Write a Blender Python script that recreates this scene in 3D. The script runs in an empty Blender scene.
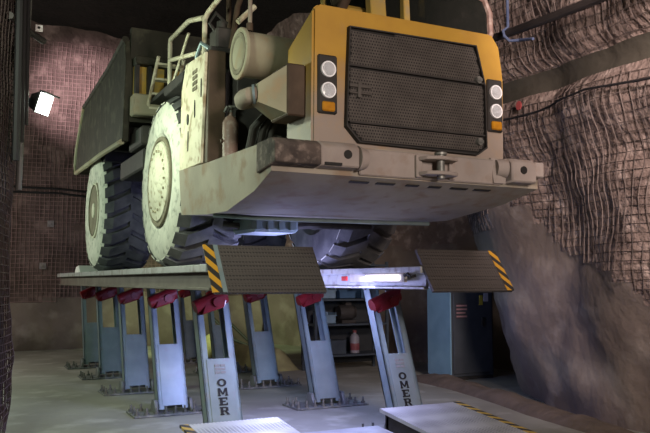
import bpy, bmesh, math, random
from mathutils import Vector, Matrix, noise
random.seed(7)
COL = bpy.context.scene.collection
PI = math.pi
V = Vector

# ------------------------------------------------------------------ materials
MATS = {}
def mat(name, c1, c2=None, scale=4.0, rough=.7, metal=0.0, bump=0.0, bscale=30.0, lo=.35, hi=.65, detail=6.0, spec=.3,
        c3=None, zdust=None, emit=None, estr=0.0, alpha=None, stretch=(1,1,1)):
    m = bpy.data.materials.new(name); m.use_nodes = True
    nt = m.node_tree; N = nt.nodes; L = nt.links
    b = N['Principled BSDF']
    b.inputs['Roughness'].default_value = rough
    b.inputs['Metallic'].default_value = metal
    b.inputs['Specular IOR Level'].default_value = spec
    tc = N.new('ShaderNodeTexCoord'); mp = N.new('ShaderNodeMapping')
    mp.inputs['Scale'].default_value = stretch
    L.new(tc.outputs['Object'], mp.inputs['Vector'])
    col = None
    if c2 is None:
        b.inputs['Base Color'].default_value = (*c1, 1)
    else:
        n = N.new('ShaderNodeTexNoise'); n.inputs['Scale'].default_value = scale; n.inputs['Detail'].default_value = detail
        L.new(mp.outputs[0], n.inputs['Vector'])
        r = N.new('ShaderNodeMapRange'); r.inputs['From Min'].default_value = lo; r.inputs['From Max'].default_value = hi
        L.new(n.outputs['Fac'], r.inputs['Value'])
        mx = N.new('ShaderNodeMix'); mx.data_type = 'RGBA'
        mx.inputs[6].default_value = (*c1, 1); mx.inputs[7].default_value = (*c2, 1)
        L.new(r.outputs[0], mx.inputs[0]); col = mx.outputs[2]
        if c3 is not None:                       # settled dust / second stain layer
            n2 = N.new('ShaderNodeTexNoise'); n2.inputs['Scale'].default_value = scale * 2.3; n2.inputs['Detail'].default_value = 8
            L.new(tc.outputs['Object'], n2.inputs['Vector'])
            r2 = N.new('ShaderNodeMapRange')
            if zdust:
                sx = N.new('ShaderNodeSeparateXYZ'); L.new(tc.outputs['Object'], sx.inputs[0])
                rz = N.new('ShaderNodeMapRange'); rz.inputs['From Min'].default_value = zdust[0]; rz.inputs['From Max'].default_value = zdust[1]
                rz.inputs['To Min'].default_value = 1; rz.inputs['To Max'].default_value = 0
                L.new(sx.outputs['Z'], rz.inputs['Value'])
                ad = N.new('ShaderNodeMath'); ad.operation = 'ADD'
                L.new(rz.outputs[0], ad.inputs[0])
                sb = N.new('ShaderNodeMath'); sb.operation = 'MULTIPLY_ADD'; sb.inputs[1].default_value = .9; sb.inputs[2].default_value = -.45
                L.new(n2.outputs['Fac'], sb.inputs[0]); L.new(sb.outputs[0], ad.inputs[1])
                r2.inputs['From Min'].default_value = .1; r2.inputs['From Max'].default_value = .95
                L.new(ad.outputs[0], r2.inputs['Value'])
            else:
                r2.inputs['From Min'].default_value = .52; r2.inputs['From Max'].default_value = .68
                L.new(n2.outputs['Fac'], r2.inputs['Value'])
            m3 = N.new('ShaderNodeMix'); m3.data_type = 'RGBA'
            L.new(r2.outputs[0], m3.inputs[0]); L.new(col, m3.inputs[6]); m3.inputs[7].default_value = (*c3, 1)
            col = m3.outputs[2]
        L.new(col, b.inputs['Base Color'])
    if bump:
        nb = N.new('ShaderNodeTexNoise'); nb.inputs['Scale'].default_value = bscale; nb.inputs['Detail'].default_value = 8
        L.new(mp.outputs[0], nb.inputs['Vector'])
        bp = N.new('ShaderNodeBump'); bp.inputs['Strength'].default_value = bump; bp.inputs['Distance'].default_value = .03 if bump < 1 else .07
        L.new(nb.outputs['Fac'], bp.inputs['Height']); L.new(bp.outputs[0], b.inputs['Normal'])
    if emit:
        b.inputs['Emission Color'].default_value = (*emit, 1); b.inputs['Emission Strength'].default_value = estr
    MATS[name] = m
    return m

def stripes(name, ca, cb, axis='Z', freq=9.0, slant=1.0):
    m = bpy.data.materials.new(name); m.use_nodes = True
    nt = m.node_tree; N = nt.nodes; L = nt.links; b = N['Principled BSDF']; b.inputs['Roughness'].default_value = .6
    tc = N.new('ShaderNodeTexCoord'); sx = N.new('ShaderNodeSeparateXYZ'); L.new(tc.outputs['Object'], sx.inputs[0])
    ma = N.new('ShaderNodeMath'); ma.operation = 'MULTIPLY_ADD'; ma.inputs[1].default_value = slant
    L.new(sx.outputs['X'], ma.inputs[0]); L.new(sx.outputs[axis], ma.inputs[2])
    mu = N.new('ShaderNodeMath'); mu.operation = 'MULTIPLY'; mu.inputs[1].default_value = freq; L.new(ma.outputs[0], mu.inputs[0])
    fr = N.new('ShaderNodeMath'); fr.operation = 'FRACT'; L.new(mu.outputs[0], fr.inputs[0])
    gt = N.new('ShaderNodeMath'); gt.operation = 'GREATER_THAN'; gt.inputs[1].default_value = .5; L.new(fr.outputs[0], gt.inputs[0])
    mx = N.new('ShaderNodeMix'); mx.data_type = 'RGBA'; mx.inputs[6].default_value = (*ca, 1); mx.inputs[7].default_value = (*cb, 1)
    L.new(gt.outputs[0], mx.inputs[0]); L.new(mx.outputs[2], b.inputs['Base Color'])
    MATS[name] = m; return m

def treadplate(name, c1, c2, pitch=.03, rough=.5, metal=.3):
    """chequer plate: rows of raised studs"""
    m = bpy.data.materials.new(name); m.use_nodes = True
    nt = m.node_tree; N = nt.nodes; L = nt.links; b = N['Principled BSDF']
    b.inputs['Roughness'].default_value = rough; b.inputs['Metallic'].default_value = metal
    tc = N.new('ShaderNodeTexCoord')
    vo = N.new('ShaderNodeTexVoronoi'); vo.inputs['Scale'].default_value = 1 / pitch; vo.inputs['Randomness'].default_value = 0
    L.new(tc.outputs['Object'], vo.inputs['Vector'])
    r = N.new('ShaderNodeMapRange'); r.inputs['From Min'].default_value = .25; r.inputs['From Max'].default_value = .45
    r.inputs['To Min'].default_value = 1; r.inputs['To Max'].default_value = 0
    L.new(vo.outputs['Distance'], r.inputs['Value'])
    n = N.new('ShaderNodeTexNoise'); n.inputs['Scale'].default_value = 3; n.inputs['Detail'].default_value = 8; L.new(tc.outputs['Object'], n.inputs['Vector'])
    r3 = N.new('ShaderNodeMapRange'); r3.inputs['From Min'].default_value = .35; r3.inputs['From Max'].default_value = .65; L.new(n.outputs['Fac'], r3.inputs['Value'])
    mx = N.new('ShaderNodeMix'); mx.data_type = 'RGBA'; mx.inputs[6].default_value = (*c1, 1); mx.inputs[7].default_value = (*c2, 1)
    L.new(r3.outputs[0], mx.inputs[0])
    m2 = N.new('ShaderNodeMix'); m2.data_type = 'RGBA'; m2.blend_type = 'MULTIPLY'; m2.inputs[7].default_value = (.45, .45, .47, 1)
    L.new(r.outputs[0], m2.inputs[0]); L.new(mx.outputs[2], m2.inputs[6])
    L.new(m2.outputs[2], b.inputs['Base Color'])
    bp = N.new('ShaderNodeBump'); bp.inputs['Strength'].default_value = .6; bp.inputs['Distance'].default_value = .006
    L.new(r.outputs[0], bp.inputs['Height']); L.new(bp.outputs[0], b.inputs['Normal'])
    MATS[name] = m; return m

def glassmat(name, tint, rough=.05):
    m = bpy.data.materials.new(name); m.use_nodes = True
    b = m.node_tree.nodes['Principled BSDF']
    b.inputs['Base Color'].default_value = (*tint, 1); b.inputs['Roughness'].default_value = rough
    b.inputs['Transmission Weight'].default_value = .75; b.inputs['IOR'].default_value = 1.3
    MATS[name] = m; return m

mat('hood_paint', (.43,.245,.030), (.36,.195,.026), 3, .55, bump=.05, bscale=8, c3=(.25,.20,.165), zdust=(-.34,.22))
mat('dusty_paint', (.28,.235,.18), (.23,.19,.15), 3, .8, bump=.12, bscale=20, c3=(.22,.17,.13))
mat('bumper_paint', (.29,.245,.22), (.24,.205,.185), 4, .8, bump=.12, bscale=14, c3=(.24,.19,.16))
mat('side_paint', (.30,.275,.195), (.235,.21,.14), 2.5, .75, bump=.1, bscale=16, c3=(.27,.20,.12))
mat('hull_paint', (.29,.255,.205), (.225,.198,.16), 2.2, .8, bump=.12, bscale=14, c3=(.22,.16,.11))
mat('cream_paint', (.58,.53,.40), (.50,.45,.32), 4, .65, bump=.06, c3=(.26,.19,.11))
mat('body_steel', (.030,.027,.017), (.019,.017,.012), 2.5, .75, bump=.2, bscale=12, c3=(.055,.052,.034), stretch=(1,2.5,.4))
mat('yellow_paint', (.42,.26,.04), (.30,.19,.05), 3, .6, c3=(.25,.2,.1))
mat('cab_paint', (.46,.30,.05), (.38,.27,.10), 3, .6, c3=(.30,.24,.15))
mat('black_steel', (.018,.017,.016), (.035,.03,.027), 5, .7, bump=.1)
mat('brown_steel', (.045,.028,.017), (.075,.048,.03), 5, .7, bump=.1)
mat('engine_grey', (.028,.026,.024), (.055,.048,.042), 6, .6, metal=.3)
mat('grille_metal', (.058,.050,.044), (.085,.074,.066), 6, .6, metal=.2)
mat('grille_dark', (.010,.009,.008))
mat('tread_rubber', (.060,.060,.062), (.11,.108,.105), 6, .8, bump=.15, bscale=25)
mat('side_rubber', (.58,.57,.49), (.48,.475,.41), 5, .85, bump=.1, bscale=25, c3=(.27,.275,.235))
mat('rim_paint', (.58,.555,.44), (.50,.475,.36), 6, .7, c3=(.29,.255,.17))
mat('lug', (.36,.32,.22), (.28,.25,.17), 8, .8)
mat('rim_groove', (.20,.175,.12), (.14,.12,.08), 8, .8)
mat('rust_dark', (.04,.031,.028), (.10,.078,.066), 7, .85, bump=.3, bscale=25, c3=(.17,.135,.115))
mat('chrome', (.75,.75,.75), rough=.15, metal=1)
mat('reflector', (.85,.85,.87), rough=.3, metal=.1, emit=None)
mat('amber_lens', (.45,.20,.012), (.36,.15,.012), 20, .25)
mat('red_lens', (.5,.03,.03), rough=.3)
glassmat('cab_glass', (.03,.035,.03))
glassmat('clear_lens', (.85,.87,.9), .1)
mat('white_seal', (.55,.5,.48), (.45,.4,.38), 10, .6)
mat('galv', (.215,.275,.285), (.165,.215,.23), 5, .45, metal=.35, bump=.03, c3=(.20,.225,.225))
mat('base_steel', (.17,.18,.175), (.12,.125,.12), 6, .6, metal=.3, c3=(.24,.24,.22))
mat('galv_panel', (.23,.285,.30), (.185,.235,.25), 5, .4, metal=.3, c3=(.22,.25,.27))
mat('runway_steel', (.44,.45,.45), (.36,.37,.37), 4, .4, metal=.4, c3=(.22,.2,.18))
mat('runway_unlit', (.10,.085,.07), (.15,.13,.11), 4, .6, metal=.3)
mat('red_paint', (.23,.012,.016), (.13,.008,.012), 6, .45)
mat('bolt_steel', (.22,.22,.2), (.13,.13,.12), 12, .5, metal=.5)
mat('ink_black', (.012,.012,.013), rough=.6)
mat('logo_grey', (.20,.20,.21), rough=.6)
treadplate('flap_plate', (.070,.060,.054), (.055,.048,.044), .028, .6, .2)
treadplate('ramp_plate', (.56,.56,.54), (.42,.42,.41), .035, .5, .3)
mat('floor_plate', (.40,.40,.42), (.32,.32,.34), 6, .5, metal=.3, bump=.05)
stripes('hazard', (.42,.215,.012), (.015,.014,.012), 'Z', 8.5, 1.0)
stripes('hazard_flat', (.50,.33,.06), (.04,.035,.03), 'Y', 6.0, 1.0)
mat('concrete', (.28,.275,.235), (.205,.20,.17), .9, .62, bump=.15, bscale=9, c3=(.34,.335,.295), spec=.4)
mat('rock', (.22,.165,.142), (.13,.095,.082), 2.2, .95, bump=1.0, bscale=9, c3=(.36,.285,.25), detail=10)
mat('rock_back', (.128,.088,.080), (.070,.047,.043), 1.4, .95, bump=1.0, bscale=5, c3=(.20,.14,.128), detail=9)
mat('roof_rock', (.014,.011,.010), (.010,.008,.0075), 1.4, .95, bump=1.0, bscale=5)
mat('shotcrete', (.18,.145,.122), (.13,.102,.088), 1.1, .9, bump=.6, bscale=8, c3=(.215,.18,.155), detail=9)
mat('wire', (.050,.037,.033), (.16,.125,.11), 1.5, .8)
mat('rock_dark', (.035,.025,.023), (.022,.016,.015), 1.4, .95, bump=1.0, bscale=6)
mat('shotcrete_band', (.062,.055,.042), (.045,.04,.031), 1.4, .9, bump=.6, bscale=6)
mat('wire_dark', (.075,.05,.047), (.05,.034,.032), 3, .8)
mat('wire_back', (.25,.16,.155), (.17,.11,.105), 3, .8)
mat('berm', (.13,.10,.08), (.09,.07,.055), 4, .95, bump=.8, bscale=9)
mat('olive_dirt', (.34,.32,.15), (.24,.22,.11), 4, .95, bump=.7, bscale=9)
mat('cable_black', (.014,.013,.014), rough=.6)
mat('pipe_dark', (.030,.026,.026), (.05,.042,.04), 6, .6, metal=.3)
mat('pipe_grey', (.13,.125,.115), (.09,.085,.08), 6, .6, metal=.3)
mat('blue_strap', (.085,.11,.19), (.06,.08,.15), 8, .7)
mat('cabinet_grey', (.050,.056,.064), (.04,.045,.052), 4, .5)
mat('cabinet_lit_side', (.17,.29,.38), (.14,.25,.33), 4, .5)  # strip light on the left side, put into its colour as paler blue
mat('label_pink', (.30,.17,.17), rough=.6)
mat('label_dark', (.045,.04,.045), rough=.6)
mat('yellow_sticker', (.40,.32,.04), rough=.6)
mat('white_tag', (.38,.37,.40), rough=.6)
mat('blue_bin', (.045,.095,.17), (.035,.075,.14), 5, .5)
mat('pale_blue', (.16,.23,.30), (.12,.18,.24), 5, .5)
mat('rack_steel', (.06,.075,.09), (.045,.055,.07), 5, .5, metal=.3)
mat('rack_back', (.022,.024,.026), (.03,.032,.034), 4, .8)
mat('bottle_white', (.20,.19,.21), rough=.5)
mat('bottle_red', (.17,.05,.055), rough=.5)
mat('lamp_house', (.022,.024,.026), rough=.5)
mat('lamp_glass', (.9,.95,.9), emit=(.93,1.0,.90), estr=9)
mat('led_glass', (.8,.85,1), emit=(.72,.72,1.0), estr=6)
mat('paint_mark_red', (.36,.07,.07), rough=.8)
mat('bolt_plate', (.34,.30,.28), (.22,.19,.18), 10, .5, metal=.4)
mat('card_white', (.62,.60,.58), rough=.7)
mat('extinguisher', (.20,.125,.10), (.14,.09,.075), 8, .5, c3=(.26,.2,.17))

# ------------------------------------------------------------------ mesh helpers
class MB:
    def __init__(self):
        self.bm = bmesh.new(); self.mi = 0
    def _tag(self, faces):
        for f in faces: f.material_index = self.mi
    def poly(self, vs):
        f = self.bm.faces.new([self.bm.verts.new(v) for v in vs]); f.material_index = self.mi; return f
    def box(self, x0, x1, y0, y1, z0, z1, bev=0.0, seg=1):
        t = bmesh.new()
        bmesh.ops.create_cube(t, size=1)
        for v in t.verts:
            v.co = V((x0 + (v.co.x + .5) * (x1 - x0), y0 + (v.co.y + .5) * (y1 - y0), z0 + (v.co.z + .5) * (z1 - z0)))
        if bev: bmesh.ops.bevel(t, geom=t.edges[:], offset=bev, segments=seg, affect='EDGES', profile=.5)
        self.merge(t); return self
    def hexa(self, pts, bev=0.0):
        """8 corners: bottom ring 4 then top ring 4"""
        t = bmesh.new(); vs = [t.verts.new(p) for p in pts]
        for q in ((3,2,1,0),(4,5,6,7),(0,1,5,4),(1,2,6,5),(2,3,7,6),(3,0,4,7)): t.faces.new([vs[i] for i in q])
        bmesh.ops.recalc_face_normals(t, faces=t.faces[:])
        if bev: bmesh.ops.bevel(t, geom=t.edges[:], offset=bev, segments=1, affect='EDGES')
        self.merge(t); return self
    def prism(self, pts, off, bev=0.0, seg=1):
        """planar polygon pts extruded by vector off"""
        t = bmesh.new(); off = V(off)
        a = [t.verts.new(p) for p in pts]; b = [t.verts.new(V(p) + off) for p in pts]
        t.faces.new(a); t.faces.new(b[::-1])
        n = len(pts)
        for i in range(n): t.faces.new([a[i], b[i], b[(i+1) % n], a[(i+1) % n]])
        bmesh.ops.recalc_face_normals(t, faces=t.faces[:])
        if bev: bmesh.ops.bevel(t, geom=t.edges[:], offset=bev, segments=seg, affect='EDGES')
        self.merge(t); return self
    def cyl(self, p0, p1, r0, r1=None, n=16, caps=True):
        r1 = r0 if r1 is None else r1
        return self.tube([p0, p1], [r0, r1], n, caps)
    def tube(self, pts, r, n=8, caps=True):
        pts = [V(p) for p in pts]
        rs = r if isinstance(r, (list, tuple)) else [r] * len(pts)
        rings = []; prev = None
        for i, p in enumerate(pts):
            d = (pts[min(i+1, len(pts)-1)] - pts[max(i-1, 0)]).normalized()
            if prev is None:
                a = d.orthogonal().normalized()
            else:
                a = (prev - d * prev.dot(d)).normalized()
            prev = a; b = d.cross(a)
            rings.append([self.bm.verts.new(p + (a * math.cos(2*PI*k/n) + b * math.sin(2*PI*k/n)) * rs[i]) for k in range(n)])
        fs = []
        for i in range(len(rings)-1):
            for k in range(n):
                fs.append(self.bm.faces.new([rings[i][k], rings[i][(k+1) % n], rings[i+1][(k+1) % n], rings[i+1][k]]))
        if caps:
            fs.append(self.bm.faces.new(rings[0][::-1])); fs.append(self.bm.faces.new(rings[-1]))
        self._tag(fs); return self
    def lathe(self, prof, c, axis='X', n=48, mats=None):
        """profile [(along, radius)], closed if ends have radius>0 and equal"""
        c = V(c); rings = []
        for (a, r) in prof:
            ring = []
            for k in range(n):
                t = 2*PI*k/n; s, q = math.sin(t) * r, math.cos(t) * r
                ring.append(self.bm.verts.new(c + (V((a, s, q)) if axis == 'X' else V((s, a, q)) if axis == 'Y' else V((s, q, a)))))
            rings.append(ring)
        for i in range(len(rings)-1):
            for k in range(n):
                f = self.bm.faces.new([rings[i][k], rings[i][(k+1) % n], rings[i+1][(k+1) % n], rings[i+1][k]])
                f.material_index = mats[i] if mats else self.mi
        for ring, fl in ((rings[0], 0), (rings[-1], -1)):
            f = self.bm.faces.new(ring if fl else ring[::-1]); f.material_index = mats[fl] if mats else self.mi
        return self
    def merge(self, t):
        me = bpy.data.meshes.new('tmp'); t.to_mesh(me); t.free()
        k = len(self.bm.faces); self.bm.from_mesh(me); bpy.data.meshes.remove(me)
        self.bm.faces.ensure_lookup_table()
        for i in range(k, len(self.bm.faces)): self.bm.faces[i].material_index = self.mi
    def rot(self, c, axis, ang):
        bmesh.ops.rotate(self.bm, cent=V(c), matrix=Matrix.Rotation(ang, 3, axis), verts=self.bm.verts[:]); return self
    def build(self, name, mats, parent=None, smooth=35, recalc=True):
        if recalc: bmesh.ops.recalc_face_normals(self.bm, faces=self.bm.faces[:])
        me = bpy.data.meshes.new(name); self.bm.to_mesh(me); self.bm.free()
        return finish(name, me, mats, parent, smooth)

WORLD = {}
def finish(name, me, mats, parent=None, smooth=35):
    if not isinstance(mats, (list, tuple)): mats = [mats]
    for m in mats: me.materials.append(MATS[m])
    xs = [v.co for v in me.vertices]
    lo = V((min(v.x for v in xs), min(v.y for v in xs), min(v.z for v in xs)))
    hi = V((max(v.x for v in xs), max(v.y for v in xs), max(v.z for v in xs)))
    c = (lo + hi) / 2
    me.transform(Matrix.Translation(-c))
    if smooth:
        me.polygons.foreach_set('use_smooth', [True] * len(me.polygons))
        me.set_sharp_from_angle(angle=math.radians(smooth))
    o = bpy.data.objects.new(name, me); COL.objects.link(o)
    WORLD[o] = c
    if parent:
        o.parent = parent; o.location = c - WORLD[parent]
    else:
        o.location = c
    return o
def tag(o, label, cat, group=None):
    o['label'] = label; o['category'] = cat
    if group: o['group'] = group
    return o
def struct(o):
    o['kind'] = 'structure'; return o
def thing(name, loc, label, cat, group=None):
    o = bpy.data.objects.new(name, None); COL.objects.link(o); o.location = loc; o.empty_display_size = .2
    WORLD[o] = V(loc); return tag(o, label, cat, group)

# ------------------------------------------------------------------ camera
AZ, PITCH, F = math.radians(26.5), math.radians(4.87), 755.0
cam = bpy.data.cameras.new('camera'); camo = bpy.data.objects.new('camera', cam); COL.objects.link(camo)
camo.location = (0, 0, 1.6); camo.rotation_euler = (PI/2 + PITCH, 0, -AZ)
cam.sensor_width = 36; cam.lens = F / 650 * 36; cam.clip_start = .05
bpy.context.scene.camera = camo

# ------------------------------------------------------------------ mine chamber
def nz(p, s, seed=0.0):
    return noise.noise(V((p[0]*s + seed, p[1]*s + seed*1.7, p[2]*s - seed)))
def clampf(x, a=0.0, b=1.0): return max(a, min(b, x))
def sstep(a, b, x):
    t = clampf((x - a) / (b - a)); return t*t*(3 - 2*t)

def struct_mesh(o, label, cat):
    o['kind'] = 'structure'; o['label'] = label; return o

class Path:
    def __init__(self, pts):
        # Catmull-Rom through the plan points, resampled evenly
        P = [V((p[0], p[1])) for p in pts]; out = []
        for i in range(len(P)-1):
            p0 = P[max(i-1, 0)]; p1 = P[i]; p2 = P[i+1]; p3 = P[min(i+2, len(P)-1)]
            for k in range(24):
                t = k/24
                out.append(.5*((2*p1) + (p2-p0)*t + (2*p0-5*p1+4*p2-p3)*t*t + (3*p1-p0-3*p2+p3)*t**3))
        out.append(P[-1]); self.p = out; self.s = [0]
        for a, b in zip(out, out[1:]): self.s.append(self.s[-1] + (b-a).length)
        self.len = self.s[-1]
    def at(self, s):
        import bisect
        i = clampf(bisect.bisect_right(self.s, s) - 1, 0, len(self.p)-2); i = int(i)
        t = (s - self.s[i]) / max(1e-6, self.s[i+1]-self.s[i])
        a, b = self.p[i], self.p[i+1]; q = a.lerp(b, clampf(t)); d = (b-a).normalized()
        return q, V((-d.y, d.x))       # left normal = towards the interior (paths run counter-clockwise)

def wall_right_off(q, z):
    w = sstep(6.6, 8.3, q.y) * (1 - sstep(9.6, 11.5, q.y))
    lean = .30 * w * min(z, 2.5) + .045 * max(0, z - 2.6)**2
    band = math.exp(-((z - 4.03) / .16)**2)
    lean += .16 * sstep(4.1, 4.4, z) - .10 * band + .10 * math.exp(-((z - 3.55)/.35)**2)
    return lean
def wall_left_off(q, z): return .012 * max(0, z - 3)**2 + .05*z*0
def wall_back_off(q, z): return .03 * max(0, z - 2.8)**2 + .25 * math.exp(-((z-.4)/.7)**2)

def surf(path, off, s, z, amp, extra=0.0, seed=0.0):
    q, n = path.at(s)
    p = V((q.x, q.y, z))
    d = off(q, z) + amp * (nz(p, .55, seed) + .55 * nz(p, 1.5, seed+3) + .28 * nz(p, 4.0, seed+9)) + extra
    return V((q.x + n.x*d, q.y + n.y*d, z))

def wall(name, path, off, amp, mats, seed, zmax=7.9, step=.12, pick=None):
    ns = int(path.len/step); nzv = int(zmax/step)
    vs = []; fs = []; mi = []
    for i in range(ns+1):
        for j in range(nzv+1):
            vs.append(surf(path, off, path.len*i/ns, -.15 + (zmax+.15)*j/nzv, amp, 0, seed))
    for i in range(ns):
        for j in range(nzv):
            a = i*(nzv+1)+j; fs.append((a, a+nzv+1, a+nzv+2, a+1))
            mi.append(pick(vs[a]) if pick else 0)
    me = bpy.data.meshes.new(name); me.from_pydata(vs, [], fs)
    me.polygons.foreach_set('material_index', mi)
    return struct(finish(name, me, mats, None, 80))

def wire_mesh(name, path, off, amp, seed, m, zr, keep, pitch=.1, rad=.007, s0=0, s1=None, gap=.035, wob=.02):
    vs = []; fs = []
    s1 = path.len if s1 is None else s1
    def poly(pts):
        run = []
        for p in pts + [None]:
            if p is not None and keep(p): run.append(p); continue
            if len(run) > 1:
                base = len(vs)
                for k, p_ in enumerate(run):
                    d = (run[min(k+1, len(run)-1)] - run[max(k-1, 0)]).normalized()
                    a = d.orthogonal().normalized(); b = d.cross(a)
                    for t in range(3):
                        vs.append(p_ + (a*math.cos(2.094*t) + b*math.sin(2.094*t)) * rad)
                for k in range(len(run)-1):
                    for t in range(3):
                        i0 = base+k*3+t; i1 = base+k*3+(t+1) % 3
                        fs.append((i0, i1, i1+3, i0+3))
            run = []
    def pt(s, z):
        q, n = path.at(s); w = V((q.x, q.y, z))
        ds = .02*nz(w, .9, seed+20); dz = .04*nz(w, .8, seed+30)     # sheets sag and bow
        return surf(path, off, clampf(s+ds, 0, path.len), z+dz, amp, gap + wob*nz(w, 2.6, seed+40), seed)
    ns = int((s1-s0)/pitch); nn = int((zr[1]-zr[0])/pitch)
    for i in range(ns+1): poly([pt(s0+i*pitch, zr[0]+j*pitch) for j in range(nn+1)])
    for j in range(nn+1): poly([pt(s0+i*pitch, zr[0]+j*pitch) for i in range(ns+1)])
    me = bpy.data.meshes.new(name); me.from_pydata(vs, [], fs)
    return finish(name, me, m, None, 0)

pr = Path([(7.0,-3.5),(6.7,1),(6.6,4),(6.62,5.8),(6.7,6.7),(7.1,7.8),(8.1,9.3),(8.85,10.2),(9.0,11.4),(8.5,13),(8.2,14.6),(7.9,17),(7.0,18.5)])
pb = Path([(7.4,18.2),(6.6,18.9),(4.5,19.0),(2.4,19.0),(0,18.8),(-2.0,18.3),(-3.2,16.5)])
pl = Path([(-2.8,17.4),(-3.3,15),(-3.0,12),(-1.6,10.2),(-.2,9.3),(.41,8.6),(.50,8.0),(.29,7.2),(-.35,6.0),(-1.3,4),(-1.9,1.5),(-2.1,-3.5)])
def rockline(p): return 1.25 + .36*(p.y - 5.2) + .25*nz(p, .7, 4) + .35*sstep(6.8, 7.6, p.y) if p.y < 8.2 else 2.3 + .2*nz(p, .7, 4)
wall('wall_right', pr, wall_right_off, .16, ['rock','shotcrete','shotcrete_band'], 1.0, pick=lambda p: 1 if p.z < rockline(p) else 2 if (abs(p.z-4.03) < .13 and p.y < 9.5) else 0)
wall('wall_back', pb, wall_back_off, .16, ['rock_back','shotcrete'], 2.0, pick=lambda p: 1 if p.z < 1.1 + .3*nz(p, .6) else 0)
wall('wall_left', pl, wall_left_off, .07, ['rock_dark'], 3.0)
struct_mesh(wire_mesh('trim_2', pr, wall_right_off, .16, 1.0, 'wire', (1.0, 6.2),
    lambda p: p.z > rockline(p) and not (abs(p.z-4.0 + .05*nz(p,1.5,7)) < .13 and p.y < 9.5), s0=5.5, s1=13.2, rad=.0055, gap=.022, wob=.045),
    'dark welded wire mesh pinned over the bumpy rock wall at right', 'wire mesh')
struct_mesh(wire_mesh('trim_3', pb, wall_back_off, .16, 2.0, 'wire_back', (.9, 7.3), lambda p: p.z > 1.1 + .3*nz(p, .6), s0=2.5, rad=.008, gap=.025, wob=.05),
    'reddish welded wire mesh over the far rock wall behind the lamp', 'wire mesh')
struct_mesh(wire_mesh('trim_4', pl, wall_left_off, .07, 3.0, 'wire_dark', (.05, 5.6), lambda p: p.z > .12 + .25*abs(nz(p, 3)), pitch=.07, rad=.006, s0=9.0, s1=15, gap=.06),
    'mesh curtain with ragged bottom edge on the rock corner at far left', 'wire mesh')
# floor and roof
def sheet(name, z, amp, m, x0, x1, y0, y1, step, sd, sgn=1):
    nx = int((x1-x0)/step); ny = int((y1-y0)/step); vs = []; fs = []
    for i in range(nx+1):
        for j in range(ny+1):
            x = x0+(x1-x0)*i/nx; y = y0+(y1-y0)*j/ny; p = V((x, y, 0))
            vs.append((x, y, z + amp*(nz(p, .5, sd) + .5*nz(p, 1.4, sd))))
    for i in range(nx):
        for j in range(ny):
            a = i*(ny+1)+j; q = (a, a+ny+1, a+ny+2, a+1); fs.append(q if sgn > 0 else q[::-1])
    me = bpy.data.meshes.new(name); me.from_pydata(vs, [], fs)
    return struct(finish(name, me, m, None, 80))
sheet('floor', -.004, .004, 'concrete', -5, 10.5, -4, 20.5, .25, 5)
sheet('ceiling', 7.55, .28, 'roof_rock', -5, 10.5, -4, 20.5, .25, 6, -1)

# muck berm along the foot of the right wall and olive bank behind the legs
def bank(name, pts, w, h, m, sd):
    P = Path(pts); n = int(P.len/.1); k = 11; vs = []; fs = []
    for i in range(n+1):
        q, nn = P.at(P.len*i/n); e = min(1, i/4, (n-i)/4)
        for j in range(k):
            t = j/(k-1)*2-1; p = V((q.x+nn.x*w*t, q.y+nn.y*w*t, 0))
            z = -.03 + (h*(1-t*t)**.7 * (.75+.5*nz(p, 1.3, sd)) + .05*nz(p, 4, sd)*(1-t*t)) * max(e, .05)
            vs.append((p.x, p.y, max(-.03, z)))
    for i in range(n):
        for j in range(k-1):
            a = i*k+j; fs.append((a, a+k, a+k+1, a+1))
    me = bpy.data.meshes.new(name); me.from_pydata(vs, [], fs)
    return finish(name, me, m, None, 60)
struct(bank('trim_1', [(6.3,5.6),(6.5,7.0),(6.75,8.0),(6.95,9.2),(7.0,10.3),(6.9,11.2)], .28, .16, 'berm', 1))
tag(bank('dirt_bank', [(5.35,16.8),(5.3,14.8),(5.42,13.4),(5.50,12.5)], .32, .46, 'olive_dirt', 2),
    'low olive dirt bank on the floor behind the right lift legs', 'dirt bank')

# ------------------------------------------------------------------ truck
RZ = 1.735                                   # running surface of the lift
truck = thing('mining_truck', (3.38, 8.5, RZ), 'dusty yellow underground haul truck with tipping body, raised on the vehicle lift', 'truck')
FV = 5.1
def xz(pts, y): return [(x, y, z) for x, z in pts]
def yz(pts, x): return [(x, y, z) for y, z in pts]

# hood : shaped shell whose top falls off towards the back
m = MB()
front = [(2.43,2.60),(4.28,2.60),(4.29,3.36),(4.25,3.64),(4.17,3.745),(2.49,3.745),(2.44,3.70)]
back  = [(2.43,2.60),(4.28,2.60),(4.29,3.30),(4.25,3.48),(4.17,3.58),(2.56,3.58),(2.44,3.50)]
t = bmesh.new()
A = [t.verts.new((x, FV, z)) for x, z in front]; B = [t.verts.new((x, FV+.49, z)) for x, z in back]
t.faces.new(A); t.faces.new(B[::-1])
for i in range(7): t.faces.new([A[i], B[i], B[(i+1)%7], A[(i+1)%7]])
bmesh.ops.recalc_face_normals(t, faces=t.faces[:])
bmesh.ops.bevel(t, geom=t.edges[:], offset=.018, segments=2, affect='EDGES')
m.merge(t)
hood = m.build('hood', 'hood_paint', truck)

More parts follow.
